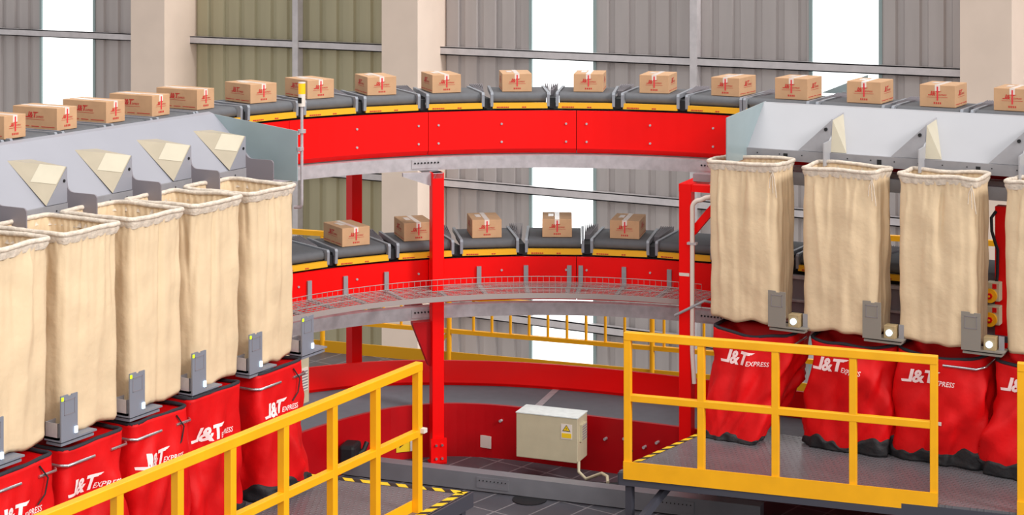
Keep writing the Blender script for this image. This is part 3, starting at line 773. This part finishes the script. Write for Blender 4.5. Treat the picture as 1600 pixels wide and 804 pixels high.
for i, (cx, cy, wx, wy, ln, bs_, lo) in enumerate(rp):
    bag(cx, cy, wx, wy, .635, 1.60, 211+i, 'red nylon bag on the right platform, '+rw[i], 'y', lean=ln, bs=bs_, logo=.47, logo_off=lo, fold=1.15, ring=(i != 1), lup=.02, droop=.05, depth_in=.15)
tg = MB().bb(0, .09, 0, .004, 0, .03).build('tie_tag', 'label'); tg.location = (2.33, 2.60, 1.0); tag(tg, 'small white tag stuck low on the third right red bag', 'tag')

# rails from which the bags and reader units hang
def bagrail(a, b, label):
    o = MB().bar(a, b, .05, .05).build('bag_rail', 'post'); tag(o, label, 'rail', 'dark bag rails'); return o
bagrail((.15, 3.25, 1.655), (4.5, 3.25, 1.655), 'dark steel rail along the back above the right red bags')
bagrail((-2.98, -4.6, 1.655), (-2.98, .12, 1.655), 'dark steel rail along the back above the left red bags')

# ================================================================ READER UNITS
def unit(loc, rz, label, mt='gunit', mirror=False):
    """plate faces -y; local x to the right"""
    t = thing('indicator_unit', label, 'indicator unit', loc, rz, 'small grey indicator units below the sacks')
    MB().bb(0, .36, 0, .16, 0, .012).build('base_tray', mt, t)
    MB().bb(.14, .19, .10, .66 if not mirror else .80, -.045, -.02).build('support_arm', 'post', t)
    u2 = MB().bb(0.01, .34, .01, .15, -.03, -.012).build('lower_tray', mt, t)
    pl = MB().prism([(.0, .0, .012), (.165, 0, .012), (.165, 0, .32), (.11, 0, .32), (.105, 0, .312), (.075, 0, .312), (.07, 0, .325), (0, 0, .325)], (0, .012, 0)).build('plate', mt, t)
    fr = MB()
    for a_, b_, c_, d_ in ((.03, .135, .285, .290), (.03, .135, .185, .189), (.03, .034, .185, .29), (.131, .135, .185, .29)): fr.bb(a_, b_, -.003, 0, c_, d_)
    fr.build('window_outline', 'tab', pl)
    if mirror:
        bx = MB(); bx.bb(.0, .15, .03, .034, .012, .13); bx.bb(.0, .15, .15, .154, .012, .13); bx.bb(0, .004, .03, .154, .012, .13); bx.bb(.146, .15, .03, .154, .012, .13); bx.bb(0, .15, .03, .154, .012, .03)
        bx.build('open_box', 'steel', t)
        MB().bb(.13, .155, -.012, 0, .04, .085).build('lit_button', 'glow', t)
        MB().bb(.0, .02, -.006, 0, .29, .315).build('green_lamp', 'gglow', t)
    else:
        bx = MB().bb(.185, .285, .02, .12, .012, .125).build('button_box', 'ubox', t, bevel=.004)
        MB().cyl((.235, .02, .065), (.235, .004, .065), .028, 16).build('lit_button', 'glow', bx)
        MB().bb(.30, .345, .08, .09, .012, .13).build('back_plate', 'lip', t)
    return t
for i, (u, nm) in enumerate(((.85, 'under the first right canvas sack'), (1.73, 'under the second right canvas sack'), (2.60, 'under the third right canvas sack'))):
    unit((u, 2.57, 1.685), 0, 'grey indicator unit with white lit button '+nm)
nmL = ['beyond the last left sack', 'under the fifth sack from the left', 'under the fourth sack from the left', 'under the third sack from the left', 'under the second sack from the left', 'cut by the picture edge']
for i in range(6):
    unit((-2.14, -.40-.71*i, 1.685), pi/2, 'blue grey indicator unit with open box '+nmL[i], 'gunitb', True)

# ================================================================ STACK LIGHT
sl = thing('signal_lamp', 'yellow topped signal lamp on a thin silver pole by the left chute end plate', 'signal lamp', (-2.655, .30, 3.0))
z0 = -.2
MB().tube([(0, 0, .70), (0, 0, -.12), (-.0, -.0, -.18), (-.02, -.0, -.205), (-.08, -.0, -.21)], .014, 10).build('pole', 'steel', sl)
MB().cyl((0, 0, .455), (0, 0, .485), .036, 16).build('collar', 'steel', sl)
MB().cyl((0, 0, .69), (0, 0, .80), .032, 16).build('lamp_body', 'label', sl)
MB().cyl((0, 0, .80), (0, 0, .895), .032, 16).build('amber_lens', 'amber', sl)
MB().cyl((0, 0, .895), (0, 0, .905), .033, 16).build('cap', 'label', sl)
MB().bb(-.02, .02, -.05, .0, .30, .33).build('pole_clip', 'steel', sl)
MB().bb(-.02, .02, -.034, -.031, .72, .77).build('printed_label', 'bblack', sl)

# ================================================================ BOTTOM CONVEYOR
inner = [(-3.3, -5), (-3.3, -.5), (-3.28, .6), (-3.24, 1.2), (-3.17, 1.6), (-3.07, 2.0), (-2.93, 2.32), (-2.62, 2.62), (-2.28, 2.78), (-1.9, 2.87), (-1.4, 2.91), (-.8, 2.97), (-.1, 3.03), (.6, 3.08), (5, 3.2)]
outer = [(-4.75, -5), (-4.7, -.5), (-4.6, .9), (-4.4, 1.7), (-4.06, 2.36), (-3.58, 2.95), (-3.0, 3.30), (-2.37, 3.58), (-1.72, 3.74), (-1.17, 3.82), (-.6, 3.87), (.3, 3.92), (5, 4.05)]
def smooth(p, it=2):
    for _ in range(it):
        q = [p[0]]
        for a_, b_ in zip(p, p[1:]): q += [(a_[0]*.75+b_[0]*.25, a_[1]*.75+b_[1]*.25), (a_[0]*.25+b_[0]*.75, a_[1]*.25+b_[1]*.75)]
        q.append(p[-1]); p = q
    return p
inn, out_ = smooth(inner), smooth(outer)
def resample(p, n):
    cum = [0]
    for a_, b_ in zip(p, p[1:]): cum.append(cum[-1]+hypot(b_[0]-a_[0], b_[1]-a_[1]))
    o = []; j = 0
    for k_ in range(n):
        t = cum[-1]*k_/(n-1)
        while j < len(cum)-2 and cum[j+1] < t: j += 1
        f = (t-cum[j])/max(1e-9, cum[j+1]-cum[j]); o.append((p[j][0]+(p[j+1][0]-p[j][0])*f, p[j][1]+(p[j+1][1]-p[j][1])*f))
    return o
N_ = 90; ri, ro = resample(inn, N_), resample(out_, N_)
bc = thing('bottom_conveyor', 'curved grey collecting conveyor with red side guards near the floor', 'conveyor', (0, 0, 0))
mb = MB(); vs = []
for (x, y), (X, Y) in zip(ri, ro): vs += [(x, y, .50), (X, Y, .50), (x, y, .40), (X, Y, .40)]
fs = []
for i in range(N_-1):
    k_ = i*4; fs += [(k_, k_+4, k_+5, k_+1), (k_+2, k_+3, k_+7, k_+6), (k_, k_+2, k_+6, k_+4), (k_+1, k_+5, k_+7, k_+3)]
mb.add(vs, fs).build('belt_surface', 'bconv', bc)
MB().sweep(inn, [(-.03, .0), (-.03, .525), (.01, .525), (.01, 0)]).build('inner_guard', 'shaded_red', bc)  # shade on this guard comes from its darker red
MB().sweep(out_, [(-.0, .49), (-.02, .53), (.17, .71), (.20, .71), (.20, .45), (.13, .45), (.13, 0), (.09, 0), (.05, .49)]).build('outer_guard', 'red', bc)
MB().add([(-1.78, 2.90, .503), (-1.70, 2.90, .503), (-1.88, 3.72, .503), (-1.95, 3.71, .503)], [(0, 1, 2, 3)]).build('joint_strip', 'steel', bc)
for x, y, z in ((-.75, 2.92, .36), (-.55, 2.94, .30), (-.42, 2.95, .36), (-.95, 2.91, .33), (-.7, 2.92, .12), (-.15, 2.98, .2), (-2.05, 2.80, .38)):
    MB().cyl((x, y+.04, z), (x, y-.03, z), .014, 8).build('bolt', 'steel', bc)
# small reflectors / labels on the inner guard
sg = thing('warning_sticker', 'yellow and white warning sticker low on the red guard behind the left railing', 'sticker', (-2.93, 2.24, .05), radians(50))
MB().bb(0, .14, -.012, -.008, .03, .17).build('sticker_face', 'lyellow', sg); MB().bb(.145, .25, -.012, -.008, .03, .17).build('white_sticker', 'label', sg)
MB().prism([(.03, -.013, .07), (.075, -.013, .10), (.05, -.013, .14)], (0, -.001, 0)).build('sticker_symbol', 'bblack', sg)
rf = MB().bb(-2.30, -2.14, 2.745, 2.755, .10, .22).build('inspection_plate', 'label'); tag(rf, 'small pale square plate on the dark red guard right of the red post', 'plate')
mo = thing('drive_motor', 'dark motor bulk poking from the red guard behind the left railing', 'motor', (-3.0, 1.55, .12))
MB().box((0, 0, .12), (.16, .25, .2), .3).build('motor_body', 'black', mo, bevel=.03); MB().tube([(.03, .03, .08), (.09, .1, .14), (.09, .15, .2)], .025, 8).build('cable_gland', 'black', mo)

# floor beam
fb = MB().bar((-3.4, 1.62, .09), (.9, 2.30, .09), .14, .16).build('floor_beam', 'gbeam'); tag(fb, 'long low grey steel beam lying on the dark floor in front of the posts', 'beam')
dirv = Vector((4.3, .68, 0)).normalized(); nv = Vector((dirv.y, -dirv.x, 0))
for cxx, cyy in ((-1.60, 1.905), (.15, 2.18)):
    sp = MB().bar(Vector((cxx, cyy, .09))+nv*.073-dirv*.16, Vector((cxx, cyy, .09))+nv*.073+dirv*.16, .008, .10).build('splice_plate', 'gbeam', fb)
    for q in range(8):
        c_ = Vector((cxx, cyy, .11))+nv*.077+dirv*(-.13+q*.037); MB().cyl(c_, c_+nv*.006, .006, 6).build('bolt', 'black', sp)
fb2 = MB().bar((-3.7, .95, .07), (-3.25, 1.85, .07), .2, .14).build('floor_beam', 'cab'); tag(fb2, 'short beige beam end lying behind the left platform', 'beam')

# control box
cbx = thing('control_box', 'beige electrical control box with warning sign in front of the red guard', 'control box', (-1.60, 2.30, .22), radians(8.3))
MB().bb(0, .62, 0, .28, 0, .42).build('enclosure', 'cab', cbx, bevel=.006)
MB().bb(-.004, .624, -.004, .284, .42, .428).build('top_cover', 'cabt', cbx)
ss = MB().bb(.455, .565, -.003, 0, 0.220, 0.360).build('warning_sign', 'label', cbx)
tri = MB().prism([(.47, -.004, 0.2950), (.55, -.004, 0.2950), (.51, -.004, 0.3550)], (0, -.001, 0)).build('triangle_border', 'bblack', ss)
MB().prism([(.480, -.0055, 0.3010), (.540, -.0055, 0.3010), (.51, -.0055, 0.3470)], (0, -.001, 0)).build('triangle', 'lyellow', ss)
MB().prism([(.508, -.007, 0.3050), (.516, -.007, 0.3240), (.509, -.007, 0.3240), (.513, -.007, 0.3380), (.504, -.007, 0.3200), (.511, -.007, 0.3200)], (0, -.001, 0)).build('bolt_symbol', 'bblack', ss)
MB().bb(.462, .558, -.005, -.003, 0.232, 0.275).build('yellow_field', 'lyellow', ss)
vt = MB().bb(.62, .645, .06, .20, 0.190, 0.350).build('vent', 'cab', cbx)
for q in range(6): MB().bb(.645, .650, .07, .19, .205+q*.024, .215+q*.024).build('louvre', 'tab', vt)
for x in (.08, .54): MB().bb(x-.02, x+.02, .28, .42, .2, .24).build('bracket', 'lip', cbx)
wc = MB().tube([(-.98, 2.40, .24), (-.97, 2.38, .15), (-.88, 2.36, .10), (-.70, 2.33, .19), (-.60, 2.24, .20), (-.56, 2.17, .17)], .016, 8).build('flexible_conduit', 'cab'); tag(wc, 'cream flexible conduit looping from the control box over the floor beam', 'cable')
bk = MB().tube([(-.62, 2.80, .30), (-.66, 2.76, .22), (-.62, 2.72, .12), (-.60, 2.66, .02), (-.75, 2.55, .015), (-.95, 2.50, .015)], .02, 8).build('power_cable', 'black'); tag(bk, 'black cable hanging from the red guard right of the control box', 'cable')
hole = MB().cyl((-1.20, 1.84, .0), (-1.20, 1.84, .009), .16, 20).build('drum_lid', 'black'); tag(hole, 'round black disc lying on the floor in front of the grey beam', 'disc')
# beige cabinet by the left bags
cb2 = thing('junction_cabinet', 'beige junction cabinet with louvred vent behind the last left red bag', 'cabinet', (-2.92, .10, 1.04))
MB().bb(-.06, .25, .0, .33, 0, .42).build('enclosure', 'cab', cb2, bevel=.006)
v2 = MB().bb(.25, .26, .15, .3, .12, .32).build('vent', 'label', cb2)
for q in range(7): MB().bb(.26, .265, .16, .29, .135+q*.025, .145+q*.025).build('louvre', 'tab', v2)

# ================================================================ PLATFORMS
def hazard(t, a, b, wd, z, n):
    a = Vector((*a, z)); b = Vector((*b, z)); d = (b-a)/n; nn = Vector((d.y, -d.x, 0)).normalized()*wd
    st = MB(); st.prism([a, b, b+nn, a+nn], (0, 0, .0015)); st.build('warning_tape', 'bblack', t)
    yl = MB()
    for i in range(n):
        p = a+d*i; q = a+d*(i+.55); sh = d*.35
        yl.prism([p+Vector((0, 0, .0016)), q+Vector((0, 0, .0016)), q+nn+sh+Vector((0, 0, .0016)), p+nn+sh+Vector((0, 0, .0016))], (0, 0, .001))
    yl.build('yellow_stripes', 'lyellow', t)
pl = thing('work_platform', 'grey tread plate platform under the left red bags with hazard tape edges', 'platform', (0, 0, 0))
q = [(-3.22, -.36), (-.78, .09), (-.78, -7.0), (-3.22, -7.0)]
MB().prism([(x, y, .57) for x, y in q], (0, 0, .06)).build('deck_plate', 'tread', pl)
MB().bar((-.775, -7, .57), (-.775, .09, .57), .03, .12).build('edge_beam', 'post', pl)
MB().bar((-3.22, -.36, .56), (-.77, .095, .56), .03, .1).build('edge_beam', 'post', pl)
hazard(pl, (-3.2, -.365), (-.80, .075), .07, .631, 15); hazard(pl, (-.80, .07), (-.80, -1.2), .07, .631, 8)
for x, y in ((-.83, .0), (-.83, -2.2), (-2.6, -.35), (-.83, -4.4), (-3.15, -.5), (-3.15, -5)): MB().bb(x-.03, x+.03, y-.03, y+.03, 0, .57).build('leg', 'post', pl)
pr_ = thing('work_platform', 'grey tread plate platform under the right red bags with a yellow railing', 'platform', (0, 0, 0))
# front edge follows the railing, left edge runs back
q = [(.03, 1.20), (5.2, 2.13), (5.2, 3.00), (.27, 2.90)]
MB().prism([(x, y, .57) for x, y in reversed(q)], (0, 0, .06)).build('deck_plate', 'tread', pr_)
MB().bar((.03, 1.205, .56), (5.2, 2.135, .56), .03, .1).build('edge_beam', 'post', pr_)
MB().bar((.03, 1.20, .56), (.27, 2.90, .56), .03, .1).build('edge_beam', 'post', pr_)
hazard(pr_, (.24, 2.70), (.055, 1.30), .05, .631, 9)
for x, y in ((.10, 1.27), (2.6, 1.72), (5.0, 2.2), (.30, 2.8), (5.0, 2.9)): MB().bb(x-.03, x+.03, y-.03, y+.03, 0, .57).build('leg', 'post', pr_)
MB().bar((.16, .70, .03), (.40, 1.50, .52), .05, .06).build('brace', 'post', pr_)

# ================================================================ YELLOW RAILINGS
def railing(pts, label, name='guard_railing', mt='yellow', zt=1.82, zm=1.26, zb=.57, hb=.15, w_=.068, end=True, ext=0):
    t = thing(name, label, 'railing', (pts[0][0], pts[0][1], 0), 0, 'yellow guard railings')
    o = Vector((pts[0][0], pts[0][1], 0))
    P_ = [Vector((x, y, 0))-o for x, y in pts]; a_, b_ = P_[0], P_[-1]; d = (b_-a_).normalized()
    for p in P_: MB().bar(p+Vector((0, 0, zb)), p+Vector((0, 0, zt-w_/2)), w_*.9, w_*.9, up=d).build('railing_post', mt, t, bevel=.004)
    e = d*w_*.45
    MB().bar(a_-e+Vector((0, 0, zt-w_/2)), b_+e+Vector((0, 0, zt-w_/2)), w_, w_).build('top_rail', mt, t, bevel=.005)
    MB().bar(a_+Vector((0, 0, zm)), b_+Vector((0, 0, zm)), w_*.85, w_*.85).build('middle_rail', mt, t, bevel=.004)
    nn = Vector((d.y, -d.x, 0))*.036
    MB().bar(a_-e+nn+Vector((0, 0, zb+hb/2)), b_+e+nn+Vector((0, 0, zb+hb/2)), .012, hb).build('toe_board', mt, t)
    return t
railing([(.10, 1.23), (.73, 1.35), (1.35, 1.465), (1.98, 1.585), (2.62, 1.70)], 'yellow steel guard railing along the front of the right platform')
railing([(3.29, 1.82), (3.9, 1.93), (4.5, 2.04)], 'yellow railing section starting at the right edge of the picture')
lr = railing([(-.90, -.55), (-.90, -1.15), (-.90, -1.72), (-.90, -2.32), (-.90, -2.92), (-.90, -3.47), (-.90, -4.05), (-.90, -4.62), (-.90, -5.2)], 'long yellow steel guard railing along the left platform')
random.seed(3)
for i in range(14):
    y = -.35*i-.85; w_ = random.uniform(.03, .09)
    MB().bar((.032, y+.55, 1.795), (.032, y+.55+w_, 1.795), .001, .012).build('scuff', 'tab', lr)
MB().box((.04, .02, 1.28), (.05, .05, .035)).build('cable_tie', 'label', lr)
# rear railing
def rearline(x): return 5.49+(x+6.25)*(6.33-5.49)/(6.25-1.32)
xs = [-6.5+.232*i for i in range(55)]
rr = thing('guard_railing', 'yellow railing with close balusters along the rear edge of the deck', 'railing', (0, 0, 0), 0, 'yellow guard railings')
def rp_(x, z): return (x, rearline(x), z)
MB().bar(rp_(-6.9, .07), rp_(6, .07), .02, .14).build('toe_board', 'mustard', rr)
MB().bar(rp_(-6.9, .39), rp_(6, .39), .05, .05).build('middle_rail', 'yellow', rr)
MB().bar(rp_(-6.9, .80), rp_(6, .80), .05, .05).build('upper_rail', 'yellow', rr)
MB().bar(rp_(-6.9, 1.46), rp_(-6.1, 1.46), .06, .06).build('top_rail', 'yellow', rr); MB().bar(rp_(.1, 1.82), rp_(6, 1.88), .06, .06).build('top_rail', 'yellow', rr)
for i, x in enumerate(xs):
    if abs(x+4.49) < .12 or abs(x+2.0) < .12 or abs(x+.0) < .12: continue
    MB().tube([rp_(x, .39), rp_(x, .80)], .018, 8).build('baluster', 'yellow', rr)
for x in (-6.15, -4.49, -2.0, .2, 2.2, 4.4): MB().tube([rp_(x, 0), rp_(x, 1.45 if x < -5 else .83 if x < .05 else 1.84)], .032, 8).build('railing_post', 'yellow', rr)
MB().bar(rp_(-4.75, .05), rp_(-4.49, .38), .04, .04).build('brace', 'yellow', rr)
rod = MB().tube([(-.18, 2.82, 1.62), (.12, 2.82, 1.79), (.24, 3.24, 1.66)], .013, 8).build('steel_rod', 'lip'); tag(rod, 'thin grey steel rod slanting up under the first right canvas sack', 'rod')
# steel table seen between the first two right bags
st = thing('steel_table', 'dark edged steel table standing on the deck behind the right red bags', 'table', (1.1, 4.9, 0))
MB().bb(-.5, .5, -.3, .3, .62, .68).build('table_top', 'steel', st); MB().bb(-.52, .52, -.32, -.3, .60, .68).build('edge_strip', 'black', st)
for x in (-.45, .45):
    for y in (-.25, .25): MB().bb(x-.025, x+.025, y-.025, y+.025, 0, .62).build('leg', 'post', st)
